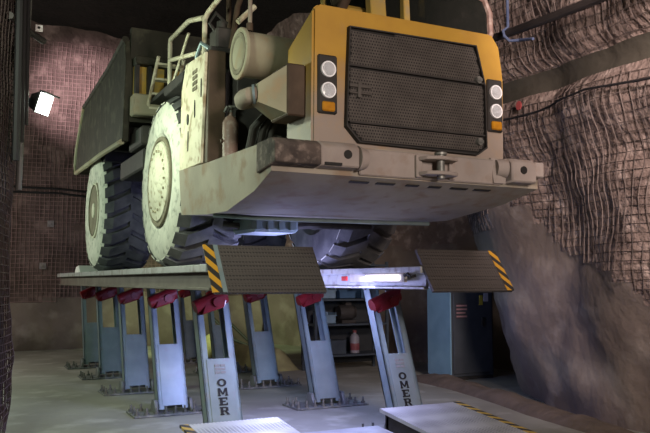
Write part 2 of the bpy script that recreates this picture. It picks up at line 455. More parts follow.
# grille : raised frame, dark backing, perforated panels with real holes
G = [(2.83,2.68),(3.95,2.665),(4.05,2.73),(4.045,3.25),(3.955,3.59),(2.745,3.575),(2.73,3.25),(2.715,2.80)]
def offset_poly(pts, d):
    c = V((sum(p[0] for p in pts)/len(pts), sum(p[1] for p in pts)/len(pts)))
    return [(p[0] + (p[0]-c.x)/abs(p[0]-c.x)*d, p[1] + (p[1]-c.y)/abs(p[1]-c.y)*d) for p in pts]
m = MB(); m.prism(xz(G, FV-.012), (0, .03, 0))
grille = m.build('grille', 'grille_dark', truck)
m = MB(); O = offset_poly(G, .010); n = len(G)
for i in range(n):
    j = (i+1) % n
    m.hexa([(G[i][0],FV-.05,G[i][1]),(O[i][0],FV-.05,O[i][1]),(O[j][0],FV-.05,O[j][1]),(G[j][0],FV-.05,G[j][1]),
            (G[i][0],FV+.01,G[i][1]),(O[i][0],FV+.01,O[i][1]),(O[j][0],FV+.01,O[j][1]),(G[j][0],FV+.01,G[j][1])])
m.build('grille_frame', 'black_steel', grille)
def inside(px, pz, P):
    r = False; j = len(P)-1
    for i in range(len(P)):
        if (P[i][1] > pz) != (P[j][1] > pz) and px < (P[j][0]-P[i][0])*(pz-P[i][1])/(P[j][1]-P[i][1])+P[i][0]: r = not r
        j = i
    return r
def perf_panel(za, zb, y):
    """sheet punched with staggered holes between two heights"""
    pitch = .0245; GI = [(p[0]*.996+3.38*.004, p[1]*.996+3.13*.004) for p in G]; t = bmesh.new()
    nzr = int((zb-za)/pitch); nx = int(1.36/pitch)
    for j in range(nzr):
        for i in range(nx):
            x = 2.70 + i*pitch + (pitch/2 if j % 2 else 0); z = za + j*pitch; p2 = pitch/2
            if not all(inside(x+dx, z+dz, GI) for dx in (0, pitch) for dz in (0, pitch)): continue
            o = [t.verts.new((x+a*pitch, y, z+b*pitch)) for a, b in ((0,0),(1,0),(1,1),(0,1))]
            h = [t.verts.new((x+p2+math.cos(q)*pitch*.34, y, z+p2+math.sin(q)*pitch*.34)) for q in (-2.356,-.785,.785,2.356)]
            for k in range(4): t.faces.new([o[k], o[(k+1)%4], h[(k+1)%4], h[k]])
    m = MB(); m.merge(t); return m
for za, zb in ((3.284,3.60),(2.834,3.270),(2.64,2.820)):
    perf_panel(za, zb, FV-.035).build('perforated_panel', 'grille_metal', grille, 0, recalc=False)
m = MB()
m.box(2.735,4.04,FV-.045,FV-.02,3.270,3.284); grr = m.build('divider_bar', 'black_steel', grille)
m = MB(); m.box(2.735,4.04,FV-.045,FV-.02,2.820,2.834); m.build('divider_bar', 'black_steel', grille)
m = MB(); m.box(2.73,2.93,FV-.055,FV-.036,3.10,3.13,.004); m.box(2.73,2.93,FV-.055,FV-.036,3.05,3.065,.004); m.box(2.80,2.83,FV-.06,FV-.036,3.02,3.14,.004)
m.build('grille_handle', 'grille_metal', grille)
for z in (3.30, 2.77):
    m = MB(); m.cyl((3.975,FV-.02,z),(3.975,FV-.065,z),.035,.03,16); m.box(3.95,4.0,FV-.075,FV-.06,z-.012,z+.012)
    m.build('grille_latch', 'bolt_steel', grille)

# head lamp clusters
def lampcluster(x0, x1, tilt):
    m = MB(); m.box(x0, x1, FV-.025, FV+.02, 2.875, 3.335, .012)
    pod = m.build('light_panel', 'black_steel', truck); cx = (x0+x1)/2
    for z in (3.22, 3.055):
        m = MB(); m.lathe([(-.020,.050),(-.020,.062),(0,.064),(0,.02),(-.006,.022),(-.014,.049)], (cx, FV-.02, z), 'Y', 24)
        hl = m.build('headlight', 'reflector', pod)
        m = MB(); m.lathe([(-.026,.012),(-.025,.034),(-.020,.052),(-.014,.052)], (cx, FV-.02, z), 'Y', 24)
        m.build('headlight_lens', 'clear_lens', pod)
    m = MB(); m.box(cx-.055, cx+.055, FV-.045, FV-.02, 2.89, 2.965, .01); m.build('turn_signal', 'amber_lens', pod)
lampcluster(2.475, 2.640, 0); lampcluster(4.095, 4.255, 0)

# bumper hull: boat-shaped lower body with sloping belly
def hull_sec(x, inset):
    return [(x, 5.05, 2.63), (x, 5.05, 2.40), (x+inset*.4, 5.45, 2.295), (x+inset, 6.2, 2.20), (x+inset, 6.75, 2.215), (x+inset*.5, 7.3, 2.25), (x, 7.3, 2.69), (x, 6.6, 2.675)]
t = bmesh.new()
secs = [hull_sec(2.08, .06), hull_sec(2.45, 0), hull_sec(4.30, 0), hull_sec(4.60, -.14)]
secs[0] = [(p[0] + (-.06 if p[1] > 7 else 0), p[1], p[2]) for p in secs[0]]
R_ = [[t.verts.new(p) for p in s] for s in secs]
t.faces.new(R_[0][::-1]); t.faces.new(R_[-1])
for a, b in zip(R_, R_[1:]):
    for i in range(8): t.faces.new([a[i], a[(i+1)%8], b[(i+1)%8], b[i]])
bmesh.ops.recalc_face_normals(t, faces=t.faces[:])
m = MB(); m.merge(t); m.bm.normal_update()
hull = m.build('bumper', 'hull_paint', truck, 20)
m = MB(); m.box(2.80,4.18,5.02,5.08,2.41,2.62,.01); m.build('front_plate', 'bumper_paint', hull)
for k, x in enumerate((2.78,3.02,3.30,3.52,3.74,3.98)):      # drain slots in the belly plate
    w = .17 if k not in (2, 3) else .12
    m = MB(); m.hexa([(x,5.13,2.373),(x+w,5.13,2.373),(x+w,5.165,2.365),(x,5.165,2.365),(x,5.13,2.385),(x+w,5.13,2.385),(x+w,5.165,2.38),(x,5.165,2.38)])
    m.build('drain_slot', 'grille_dark', hull)
# corner guards
m = MB(); m.prism([(2.06,4.93,2.45),(2.06,4.93,2.60),(2.06,5.0,2.64),(2.06,5.3,2.64),(2.06,5.3,2.41)], (.37,0,0), .008)
m.build('corner_guard', 'rust_dark', hull)
m = MB(); m.prism([(2.43,4.94,2.45),(2.43,4.94,2.60),(2.43,5.0,2.645),(2.43,5.3,2.645),(2.43,5.3,2.41)], (.33,0,0), .012)
m.cyl((2.76,5.0,2.53),(2.84,5.0,2.53),.10,.075,16)
g = m.build('corner_guard', 'bumper_paint', hull)
m = MB(); m.cyl((2.655,4.965,2.545),(2.655,4.932,2.545),.034,.034,14); m.build('pin_hole', 'grille_dark', hull)
m = MB(); m.box(2.46,2.60,4.925,4.96,2.455,2.475); m.build('guard_slot', 'grille_dark', hull)
m = MB(); m.prism([(4.22,4.93,2.43),(4.22,4.93,2.60),(4.22,4.99,2.64),(4.22,5.28,2.64),(4.22,5.28,2.41)], (.27,0,0), .015)
m.prism([(4.49,4.96,2.49),(4.49,4.96,2.62),(4.49,5.24,2.62),(4.49,5.24,2.49)], (.11,0,0), .01)
m.cyl((4.20,5.0,2.55),(4.11,5.02,2.55),.085,.07,16); m.hexa([(4.08,5.0,2.42),(4.2,5.0,2.42),(4.2,5.06,2.42),(4.08,5.06,2.42),(4.08,5.04,2.64),(4.2,4.96,2.60),(4.2,5.06,2.60),(4.08,5.06,2.64)])
m.build('corner_guard', 'bumper_paint', hull)
m = MB(); m.cyl((4.34,4.965,2.535),(4.34,4.921,2.535),.034,.034,14); m.build('pin_hole', 'grille_dark', hull)
# tow hitch
m = MB()
for z0, z1 in ((2.555,2.585),(2.435,2.465)):
    m.prism([(3.31,5.03,z0),(3.67,5.03,z0),(3.64,4.90,z0),(3.53,4.86,z0),(3.44,4.86,z0),(3.34,4.90,z0)], (0,0,z1-z0), .006)
m.box(3.30,3.36,4.99,5.04,2.42,2.60,.006); m.box(3.62,3.68,4.99,5.04,2.42,2.60,.006)
hitch = m.build('tow_hitch', 'bumper_paint', truck)
m = MB(); m.cyl((3.49,4.93,2.41),(3.49,4.93,2.61),.032,.032,14); m.cyl((3.49,4.93,2.60),(3.49,4.93,2.62),.05,.05,14); m.build('hitch_pin', 'bolt_steel', hitch)

# engine compartment behind the hood
m = MB(); m.box(2.75,4.10,5.6,7.3,2.64,3.30,.04); m.box(2.95,3.9,5.7,7.2,3.30,3.46,.06)
for k in range(4): m.cyl((2.74,6.0+k*.3,3.0),(2.62,6.0+k*.3,3.0),.08,.07,12)
m.build('engine', 'engine_grey', truck)
m = MB(); m.box(2.35,2.72,6.55,7.3,2.66,3.62,.01); m.build('bulkhead', 'black_steel', truck)
# hose bundle in the engine bay
for k in range(3):
    m = MB(); m.tube([(2.36+.08*k,6.3,2.66),(2.38+.09*k,6.2,2.95),(2.5+.08*k,6.05,3.12+.05*k),(2.76,5.95,3.16+.05*k)], .035, 10); m.build('engine_hose', 'black_steel', truck)

# air cleaner
m = MB(); m.lathe([(0,.15),(0,.185),(-.006,.19),(-.006,.222),(.0,.228),(.022,.228),(.026,.20),(.50,.195),(.66,.17)], (2.20,6.1,3.575), 'X', 40)
ac = m.build('air_cleaner', 'side_paint', truck)
m = MB(); m.lathe([(-.006,.150),(-.010,.155),(-.010,.178),(-.002,.184)], (2.20,6.1,3.575), 'X', 32); m.build('cover_ring', 'rim_groove', ac)
m = MB(); m.lathe([(-.014,.02),(-.014,.12),(-.003,.145)], (2.20,6.1,3.575), 'X', 28); m.build('end_cover', 'side_paint', ac)
m = MB(); m.cyl((2.30,6.1,3.79),(2.30,6.1,3.86),.03,.03,10); m.build('clamp', 'brown_steel', ac)

# intake duct : elbow, pyramid transition, square flange against the hood side
m = MB()
a = [(2.10,5.50,2.98),(2.10,5.37,2.98),(2.10,5.37,3.13),(2.10,5.50,3.13)]
b = [(2.285,5.54,2.88),(2.285,5.23,2.88),(2.285,5.23,3.26),(2.285,5.54,3.26)]
t = bmesh.new(); AA = [t.verts.new(p) for p in a]; BB = [t.verts.new(p) for p in b]
t.faces.new(AA); t.faces.new(BB[::-1])
for i in range(4): t.faces.new([AA[i], BB[i], BB[(i+1)%4], AA[(i+1)%4]])
bmesh.ops.recalc_face_normals(t, faces=t.faces[:]); m.merge(t)
duct = m.build('intake_duct', 'side_paint', truck)
m = MB(); m.box(2.28,2.432,5.215,5.56,2.865,3.275,.012); m.build('duct_flange', 'brown_steel', duct)
m = MB(); m.tube([(2.12,5.44,3.055),(2.075,5.46,3.05),(2.06,5.56,3.05),(2.09,5.70,3.07),(2.2,6.0,3.12),(2.4,6.2,3.2)], [.062,.066,.068,.066,.064,.06], 18)
m.build('duct_elbow', 'dusty_paint', duct)
m = MB(); m.cyl((2.102,5.44,3.055),(2.084,5.448,3.053),.078,.078,20); m.build('hose_clamp', 'galv', duct)

# fire bottle
m = MB(); m.lathe([(0,.05),(.02,.072),(.34,.074),(.39,.05),(.41,.022),(.45,.02)], (2.27,6.5,2.70), 'Z', 24)
eb = m.build('suppression_bottle', 'extinguisher', truck)
m = MB(); m.cyl((2.27,6.5,3.14),(2.27,6.5,3.19),.026,.026,12); m.tube([(2.27,6.47,3.17),(2.22,6.46,3.18),(2.20,6.46,3.13)], .011, 8); m.box(2.25,2.33,6.49,6.51,3.19,3.205)
m.build('valve', 'bolt_steel', eb)
m = MB(); m.box(2.18,2.36,6.49,6.52,2.86,2.885); m.build('bracket', 'brown_steel', eb)

# fender side panel, dark support beside it, service holes
m = MB(); m.prism(yz([(6.72,2.69),(7.44,2.70),(7.40,3.52),(7.26,3.76),(6.62,3.72)], 2.06), (.03,0,0), .006)
fp = m.build('fender_panel', 'cream_paint', truck)
for (y, z, a, b) in ((7.15,3.18,.028,.055),(6.92,3.24,.010,.085),(7.13,2.96,.008,.10),(6.72,3.40,.009,.09)):
    m = MB(); m.prism([(2.052, y+math.cos(q)*a, z+math.sin(q)*b) for q in [2*PI*k/16 for k in range(16)]], (.006,0,0)); m.build('service_hole', 'grille_dark', fp)
m = MB()
for r in range(4):
    for c in range(3): m.box(2.05,2.06,6.86+c*.05,6.895+c*.05,3.42+r*.055,3.455+r*.055)
m.build('vent_grid', 'rim_groove', fp)
m = MB(); m.box(2.09,2.26,6.60,6.73,2.68,3.74,.01); m.build('support_post', 'brown_steel', truck)

# deck, fender over the front wheel, handrails, ladder
m = MB(); m.box(2.12,2.95,6.64,9.05,3.74,3.79,.008); m.build('deck', 'black_steel', truck)
m = MB(); m.box(3.0,4.9,6.9,7.6,3.45,3.80,.02); m.build('deck', 'dusty_paint', truck)
def rail(pts, r, mt, name='handrail'):
    m = MB(); m.tube(pts, r, 10); return m.build(name, mt, truck)
rail([(2.2,8.41,3.78),(2.2,8.42,4.33),(2.2,8.40,4.37),(2.2,7.70,4.36),(2.2,7.62,4.35),(2.2,7.15,4.23)], .026, 'cream_paint')
rail([(2.2,8.41,4.13),(2.2,7.24,3.90)], .023, 'cream_paint')
rail([(2.2,8.31,3.80),(2.2,7.66,4.22)], .016, 'cream_paint')
rail([(2.2,7.10,3.78),(2.2,7.09,4.20),(2.22,7.04,4.26),(2.3,6.3,4.42)], .026, 'cream_paint')
rail([(2.45,7.1,3.78),(2.45,7.1,4.70)], .026, 'brown_steel')
rail([(2.33,6.7,3.74),(2.42,6.75,4.25),(2.55,6.8,4.6)], .028, 'brown_steel', 'grab_post')
rail([(2.35,6.55,4.02),(2.52,6.55,4.2)], .026, 'cream_paint')
rail([(2.36,6.25,3.78),(2.36,6.25,4.5)], .019, 'dusty_paint', 'grab_post')
lad = rail([(2.10,9.12,3.62),(2.12,8.62,4.22)], .022, 'cream_paint', 'ladder')
m = MB(); m.tube([(2.42,9.12,3.62),(2.42,8.62,4.22)], .022, 8); m.build('ladder_rail', 'cream_paint', lad)
for k in range(4):
    f = .12 + k*.25; y, z = 9.12-.50*f, 3.62+.60*f
    m = MB(); m.box(2.11,2.42,y-.05,y+.05,z-.012,z+.012); m.build('ladder_step', 'cream_paint', lad)
# valve block and hoses on the deck corner
m = MB(); m.box(2.2,2.38,6.72,6.95,3.80,4.02,.02); m.cyl((2.29,6.83,4.0),(2.29,6.83,4.10),.05,.05,12); m.tube([(2.22,6.8,3.98),(2.15,6.78,4.05),(2.2,6.75,4.15),(2.33,6.8,4.08)], .018, 8)
m.build('valve_block', 'engine_grey', truck)
m = MB(); m.tube([(2.21,6.95,3.86),(2.17,7.1,3.95),(2.16,7.2,3.86),(2.18,7.3,3.80)], .022, 8); m.build('grey_hose', 'galv', truck)
m = MB(); m.box(2.15,2.3,7.5,7.62,3.52,3.72,.01); m.build('fender_lamp', 'black_steel', truck)
m = MB(); m.prism(yz([(7.55,3.66),(8.25,3.66),(8.3,3.70),(8.25,3.76),(7.5,3.76)], 2.10), (.70,0,0), .01); m.build('fender', 'black_steel', truck)

# cab
m = MB()
def bar(p, q, w, d):        # square post
    p, q = V(p), V(q); m.hexa([(p.x-w,p.y-d,p.z),(p.x+w,p.y-d,p.z),(p.x+w,p.y+d,p.z),(p.x-w,p.y+d,p.z),(q.x-w,q.y-d,q.z),(q.x+w,q.y-d,q.z),(q.x+w,q.y+d,q.z),(q.x-w,q.y+d,q.z)], .008)
m.box(3.47,4.95,6.02,7.4,3.36,4.02,.03)
cab = m.build('cab', 'cab_paint', truck)
m = MB(); bar((3.885,6.05,4.0),(3.885,6.10,4.98),.035,.05); bar((3.57,6.05,4.0),(3.57,6.15,4.98),.085,.05); m.build('windshield_pillar', 'cab_paint', cab)
m = MB(); m.tube([(4.88,6.05,4.0),(4.93,6.06,4.15),(4.93,6.07,4.36),(4.87,6.08,4.50),(4.70,6.09,4.57),(4.3,6.10,4.62),(3.9,6.10,4.64)], .035, 8); m.build('window_frame', 'extinguisher', cab)
m = MB(); bar((4.9,7.3,4.0),(4.9,7.3,4.98),.04,.04); bar((3.64,7.3,4.0),(3.64,7.3,4.98),.04,.04); m.build('rear_pillar', 'cab_paint', cab)
m = MB(); m.box(3.58,4.98,6.0,7.45,4.96,5.05,.02); m.build('cab_roof', 'cab_paint', cab)
m = MB(); m.prism([(3.92,6.08,4.0),(4.90,6.06,4.0),(4.93,6.07,4.36),(4.86,6.08,4.50),(4.68,6.09,4.57),(3.92,6.10,4.64)], (0,.012,0)); m.build('windshield', 'cab_glass', cab)
m = MB(); m.box(3.67,3.85,6.08,6.092,4.0,4.95); m.build('side_window', 'cab_glass', cab)
m = MB(); m.box(3.62,3.63,6.2,7.25,4.0,4.95); m.build('side_window', 'cab_glass', cab)
m = MB(); m.box(3.66,4.9,7.30,7.34,4.0,4.95); m.build('rear_panel', 'black_steel', cab)
m = MB(); m.box(4.25,4.7,6.85,7.05,3.95,4.55,.05,2); m.box(4.25,4.7,6.5,7.05,3.95,4.08,.04,2); m.build('operator_seat', 'black_steel', cab)
# air intake housing between cab and air cleaner
m = MB(); m.box(3.3,3.58,6.2,7.0,3.5,4.25,.04); m.build('hydraulic_tank', 'yellow_paint', truck)
m = MB(); m.tube([(3.15,6.2,3.5),(3.18,6.2,4.0),(3.35,6.22,4.35),(3.4,6.6,4.42)], .05, 10); m.build('exhaust_pipe', 'brown_steel', truck)
m = MB(); m.box(2.75,3.25,6.3,6.9,3.46,3.72,.04); m.build('engine_cover', 'brown_steel', truck)

# main frame, axles, side tank
m = MB()
for x in (2.92, 3.72): m.box(x, x+.14, 7.2, 13.0, 2.62, 3.05, .01)
m.box(2.92,3.86,7.5,7.8,2.7,3.0); m.box(2.92,3.86,9.8,10.2,2.6,3.15); m.box(2.92,3.86,12.6,12.8,2.65,3.0)
m.build('chassis_frame', 'black_steel', truck)
for y in (8.3, 11.9):
    m = MB(); m.tube([(2.6,y,2.63),(3.0,y,2.63),(3.15,y,2.63),(3.25,y,2.63),(3.5,y,2.63),(3.6,y,2.63),(3.75,y,2.63),(4.2,y,2.63)], [.16,.16,.22,.32,.32,.22,.16,.16], 18)
    m.build('axle', 'engine_grey', truck)
# transmission pan, steering links under the belly
m = MB(); m.box(2.65,3.15,6.9,7.5,2.08,2.25,.03)
for k in range(4): m.box(2.68+k*.12,2.74+k*.12,6.88,6.92,2.10,2.22,.006)
m.build('oil_pan', 'galv', truck)
m = MB(); m.tube([(2.5,7.35,2.18),(2.9,7.2,2.12),(3.3,7.1,2.17),(4.2,7.3,2.2)], .035, 10); m.build('steering_link', 'engine_grey', truck)
m = MB(); m.tube([(2.15,6.6,2.20),(2.5,6.45,2.175),(3.0,6.35,2.165),(4.3,6.3,2.17)], .022, 8); m.build('belly_pipe', 'galv', truck)
m = MB(); m.box(2.05,2.7,9.0,10.35,2.95,3.20,.02); m.build('fuel_tank', 'black_steel', truck)
m = MB(); m.box(1.92,3.2,9.02,9.22,3.60,3.86,.02); tb = m.build('side_beam', 'side_paint', truck)
m = MB(); m.box(1.95,3.2,9.14,9.20,3.86,4.22); m.build('yellow_panel', 'yellow_paint', truck)
for x in (1.95, 2.10, 2.32):
    m = MB(); m.box(x,x+.05,9.06,9.14,3.86,4.22); m.build('stake', 'black_steel', tb)
m = MB(); m.box(1.94,3.2,9.0,9.22,4.22,4.32,.012); m.build('top_beam', 'body_steel', truck)
m = MB(); m.box(2.0,2.6,8.9,9.6,3.22,3.45,.02); m.build('battery_box', 'black_steel', truck)

# dump body : open tub with sloping tail and a wing reaching forward
m = MB()
side = [(9.32,3.31),(10.8,3.37),(13.05,3.40),(13.14,3.52),(13.02,3.78),(12.36,4.36),(10.4,4.46),(9.3,4.58),(9.2,4.30)]
m.prism(yz(side, 1.86), (.08,0,0), .01); m.prism(yz(side, 4.86), (.08,0,0), .01)
m.hexa([(1.92,9.3,3.55),(4.88,9.3,3.55),(4.88,13.1,3.38),(1.92,13.1,3.38),(1.92,9.3,3.63),(4.88,9.3,3.63),(4.88,13.1,3.46),(1.92,13.1,3.46)])
m.hexa([(1.92,9.25,3.55),(4.88,9.25,3.55),(4.88,9.35,3.55),(1.92,9.35,3.55),(1.92,9.20,4.72),(4.88,9.20,4.72),(4.88,9.30,4.72),(1.92,9.30,4.72)])
body = m.build('dump_body', 'body_steel', truck)
m = MB()
for (a, b) in (((9.35,3.31),(10.8,3.36)),((10.8,3.36),(13.05,3.39)),((13.05,3.39),(13.15,3.52)),((13.15,3.52),(13.03,3.80)),((13.03,3.80),(12.37,4.38))):
    m.tube([(1.86,a[0],a[1]),(1.86,b[0],b[1])], .035, 8)
m.build('body_rim', 'side_paint', body)
m = MB(); m.tube([(1.87,12.36,4.37),(1.87,10.4,4.47),(1.87,9.3,4.59)], .045, 8); m.build('top_rail', 'body_steel', body)
for y in (9.5, 10.2, 11.0, 12.0):
    m = MB(); m.box(1.96,4.84,y,y+.12,3.28+(12.0-y)*.035,3.45+(12.0-y)*.035); m.build('cross_member', 'black_steel', body)
for x in (2.75, 3.85):
    m = MB(); m.cyl((x,9.0,2.95),(x,10.2,3.30),.09,.09,14); m.cyl((x,10.2,3.30),(x,11.0,3.50),.06,.06,14); m.build('hoist_cylinder', 'engine_grey', body)

# wheels -------------------------------------------------------------
def wheel(x_out, sgn, y, z, R, W, kind):
    """x_out: outer face; sgn +1 the tyre runs towards +x from it"""
    def X(a): return x_out + sgn*a
    rr = .50*R if kind == 'front' else .45*R
    prof = [(.05,rr),(.005,rr*1.12),(-.012+.0,R*.72),(.01,R*.86),(.05,R*.92),(.12,R*.925),(W*.5,R*.93),(W-.12,R*.925),(W-.05,R*.92),(W-.01,R*.86),(W+.01,R*.72),(W-.005,rr*1.12),(W-.05,rr)]
    mats = [1,1,1,1,0,0,0,0,0,1,1,1,0]
    m = MB()
    c = V((x_out, y, z)); n = 72
    m.lathe([(sgn*a, r) for a, r in prof], c, 'X', n, [1,1,1,1,0,0,0,0,0,0,0,0])
    # tread : staggered chevron blocks standing proud of the carcass
    NB = 24; mid = W*.5
    def P(a, th, r): return V((X(a), y + math.sin(th)*r, z + math.cos(th)*r))
    m.mi = 0
    for half in (0, 1):
        for k in range(NB):
            th = 2*PI*(k + .5*half)/NB; w = 2*PI/NB*.33
            rows = [(0.015,-.20,R*.915),(.13,-.05,R*.995),(.26,.22,R*1.0),(mid+.015,.52,R*1.0)] if True else None
            ring = []
            for (a, sh, r) in rows:
                aa = a if half == 0 else W-a; d = sh*2*PI/NB
                ring.append([P(aa, th+d-w, r), P(aa, th+d+w, r), P(aa, th+d+w, R*.90), P(aa, th+d-w, R*.90)])
            vv = [[m.bm.verts.new(p) for p in q] for q in ring]
            for q in range(3):
                for e in range(4):
                    f = m.bm.faces.new([vv[q][e], vv[q][(e+1)%4], vv[q+1][(e+1)%4], vv[q+1][e]]); f.material_index = 0
            f = m.bm.faces.new(vv[0]); f.material_index = 1
            f = m.bm.faces.new(vv[-1][::-1]); f.material_index = 0
    # raised sidewall bead ring
    m.mi = 1
    tire = m.build('tire', ['tread_rubber','side_rubber'], truck, 30)
    m = MB()
    if kind == 'front':
        m.lathe([(sgn*a, r) for a, r in [(.05,rr*.99),(.03,rr*.99),(.02,rr*.94),(-.015,rr*.90),(-.035,rr*.62),(-.06,rr*.5),(-.075,rr*.3),(-.078,rr*.04)]], c, 'X', 48)
        rim = m.build('rim', 'rim_paint', tire, 30)
        m = MB(); m.lathe([(sgn*.008,rr*1.05),(sgn*-.010,rr*1.03),(sgn*-.010,rr*.955),(sgn*.012,rr*.935)], c, 'X', 48); m.build('lock_ring', 'rim_groove', tire)
        rb, nb = rr*.70, 20
    else:
        m.lathe([(sgn*a, r) for a, r in [(.16,rr*.99),(.0,rr*1.0),(-.008,rr*.93),(.10,rr*.86),(.12,rr*.66),(.04,rr*.62),(.03,rr*.58),(.03,rr*.30),(-.01,rr*.26),(-.015,rr*.04)]], c, 'X', 48)
        rim = m.build('rim', 'rim_paint', tire, 30)
        rb, nb = rr*.45, 12
        m = MB(); m.lathe([(sgn*.002,rr*.93),(sgn*-.012,rr*.91),(sgn*.09,rr*.84),(sgn*.105,rr*.85)], c, 'X', 48); m.build('lock_ring', 'rim_groove', tire)
    m = MB()
    for k in range(nb):
        q = 2*PI*k/nb; a0 = -.022 if kind == 'front' else .035
        p = P(a0, q, rb); m.cyl(p, p + V((-sgn*.022,0,0)), .016, .014, 6)
    m.build('lug_nuts', 'lug', tire)
for (xo, sg, y, kd) in ((2.07, 1, 8.30, 'front'), (1.95, 1, 11.80, 'rear'), (4.72, -1, 8.30, 'front'), (4.84, -1, 11.80, 'rear')):
    wheel(xo, sg, y, RZ+(.965 if kd == 'front' else .93), .97 if kd == 'front' else .935, .76, kd)

# ------------------------------------------------------------------ vehicle lift
def platform(u0, u1, lu, bases, label, striped_left, lettered):
    v0, v1 = 5.72, 15.1
    root = thing('lift_platform', ((u0+u1)/2, 10, 0), label, 'vehicle lift', 'two runways of the vehicle lift')
    v0 = 5.88
    m = MB(); m.box(u0, u1, v0, v1, RZ-.035, RZ, .004); m.box(u0-.03, u0+.03, v0, v1, RZ-.065, RZ-.0, .006); m.box(u1-.03, u1+.03, v0, v1, RZ-.065, RZ, .006)
    m.build('runway_deck', 'runway_steel', root)
    m = MB()
    m.box(u0+.03, u0+.055, v0, v1-.05, RZ-.20, RZ-.04); m.box(u1-.055, u1-.03, v0, v1-.05, RZ-.20, RZ-.04)
    m.box(u0, u0+.06, v0, v1-.05, RZ-.215, RZ-.19, .004); m.box(u1-.06, u1, v0, v1-.05, RZ-.215, RZ-.19, .004)
    for k in range(12): m.box(u0+.05, u1-.05, v0+.3+k*.8, v0+.36+k*.8, RZ-.19, RZ-.04)
    m.box(u0+.1,u1-.1,v0,v0+.04,RZ-.2,RZ-.04)
    m.build('runway_beam', 'runway_unlit' if striped_left else 'runway_steel', root)  # LED glow put into the colour: right beam pale, left beam dark
    # wheel-stop flap at the front end
    m = MB(); a, b = (5.98, 1.895), (5.70, 1.51)
    d = V((0, a[0]-b[0], a[1]-b[1])).normalized(); nn = V((0, -d.z, d.y))
    def flap(x0, x1, th, off):
        return [(x0,b[0],b[1]),(x1,b[0],b[1]),(x1,b[0],b[1]),(x0,b[0],b[1])]
    def slab(x0, x1, lift, th):
        pb_, pa_ = V((0,b[0],b[1])) + nn*lift, V((0,a[0],a[1])) + nn*lift; q = nn*th
        return [(x0,pb_.y,pb_.z),(x1,pb_.y,pb_.z),(x1,pb_.y-q.y,pb_.z-q.z),(x0,pb_.y-q.y,pb_.z-q.z),(x0,pa_.y,pa_.z),(x1,pa_.y,pa_.z),(x1,pa_.y-q.y,pa_.z-q.z),(x0,pa_.y-q.y,pa_.z-q.z)]
    m.hexa(slab(u0-.01, u1+.03, 0, .03)); fl = m.build('wheel_stop_flap', 'flap_plate', root)
    m = MB(); e0, e1 = (u0-.03, u0+.055) if striped_left else (u1-.045, u1+.04)
    m.hexa(slab(e0, e1, .004, .012)); m.build('hazard_stripe', 'hazard', fl)
    if striped_left:
        m = MB(); m.hexa(slab(u0+.057, u0+.095, .004, .012)); m.build('edge_strip', 'galv', fl)
    # legs : two channel rails, fill panel, red cylinder head, bolted base plate
    for k, vb in enumerate(bases):
        T = V((0, .60, 1.50)); hw = .18; rw = .068; dp = .085
        B0 = V((lu, vb, .06)); top = B0 + T
        m = MB()
        for s in (-1, 1):
            xo, xi = lu + s*hw, lu + s*(hw-rw)
            for (x0, x1, ya, yb) in ((min(xo,xi), max(xo,xi), -dp, -dp+.02), (min(xo,xi), max(xo,xi), dp-.02, dp), (min(xo, xo-s*.018), max(xo, xo-s*.018), -dp, dp)):
                m.hexa([(x0,vb+ya,.06),(x1,vb+ya,.06),(x1,vb+yb,.06),(x0,vb+yb,.06),(x0,top.y+ya,top.z),(x1,top.y+ya,top.z),(x1,top.y+yb,top.z),(x0,top.y+yb,top.z)])
        leg = m.build('leg', 'galv', root)
        f = .50
        m = MB(); y0, y1 = vb + T.y*(.04/1.5), vb + T.y*f; z1 = .06 + T.z*f; w = hw-rw+.02
        m.hexa([(lu-w,y0-dp-.006,.10),(lu+w,y0-dp-.006,.10),(lu+w,y0-dp+.012,.10),(lu-w,y0-dp+.012,.10),(lu-w,y1-dp-.006,z1),(lu+w,y1-dp-.006,z1),(lu+w,y1-dp+.012,z1),(lu-w,y1-dp+.012,z1)])
        m.build('fill_panel', 'galv_panel', leg)
        m = MB(); yc = vb + T.y*.86; zc = .06 + T.z*.86
        m.cyl((lu-.20,yc-.10,zc-.03),(lu+.13,yc-.10,zc+.10),.075,.085,18)
        m.hexa([(lu-.15,yc-.19,zc-.10),(lu+.10,yc-.19,zc-.02),(lu+.10,yc-.02,zc-.04),(lu-.15,yc-.02,zc-.12),(lu-.10,yc-.17,zc+.06),(lu+.15,yc-.17,zc+.17),(lu+.15,yc+.02,zc+.17),(lu-.10,yc+.02,zc+.06)], .012)
        m.cyl((lu+.02,yc-.20,zc+.03),(lu+.02,yc-.15,zc+.03),.05,.05,14)
        m.build('red_bracket', 'red_paint', leg)
        m = MB(); m.cyl((lu-.20,top.y,top.z-.02),(lu+.20,top.y,top.z-.02),.045,.045,14); m.build('pivot_shaft', 'bolt_steel', leg)
        m = MB(); m.cyl((lu-.225,vb,.11),(lu+.225,vb,.11),.05,.05,14)
        m.build('pivot_shaft', 'bolt_steel', leg)
        if k == 0 and lettered:
            lettering(leg, lu, vb, T, dp)
        m = MB(); m.box(lu-.50, lu+.50, vb-.22, vb+.25, 0, .022, .003)
        for s in (-1, 1):
            x = lu + s*.215; m.prism([(x-.02,vb-.14,.02),(x-.02,vb+.14,.02),(x-.02,vb+.06,.17),(x-.02,vb-.06,.17)], (.04,0,0), .004)
        bpl = m.build('base_plate', 'base_steel', root)
        for (dx, dy) in [(-.46+.115*q, -.17) for q in range(9)] + [(-.46,.17),(-.34,.17),(.33,.17),(.45,.17),(-.46,0)]:
            m = MB(); x, y = lu+dx, vb+dy
            m.cyl((x,y,.02),(x,y,.105),.013,.013,6); m.cyl((x,y,.022),(x,y,.05),.028,.028,6)
            m.build('anchor_bolt', 'bolt_steel', bpl)
    return root

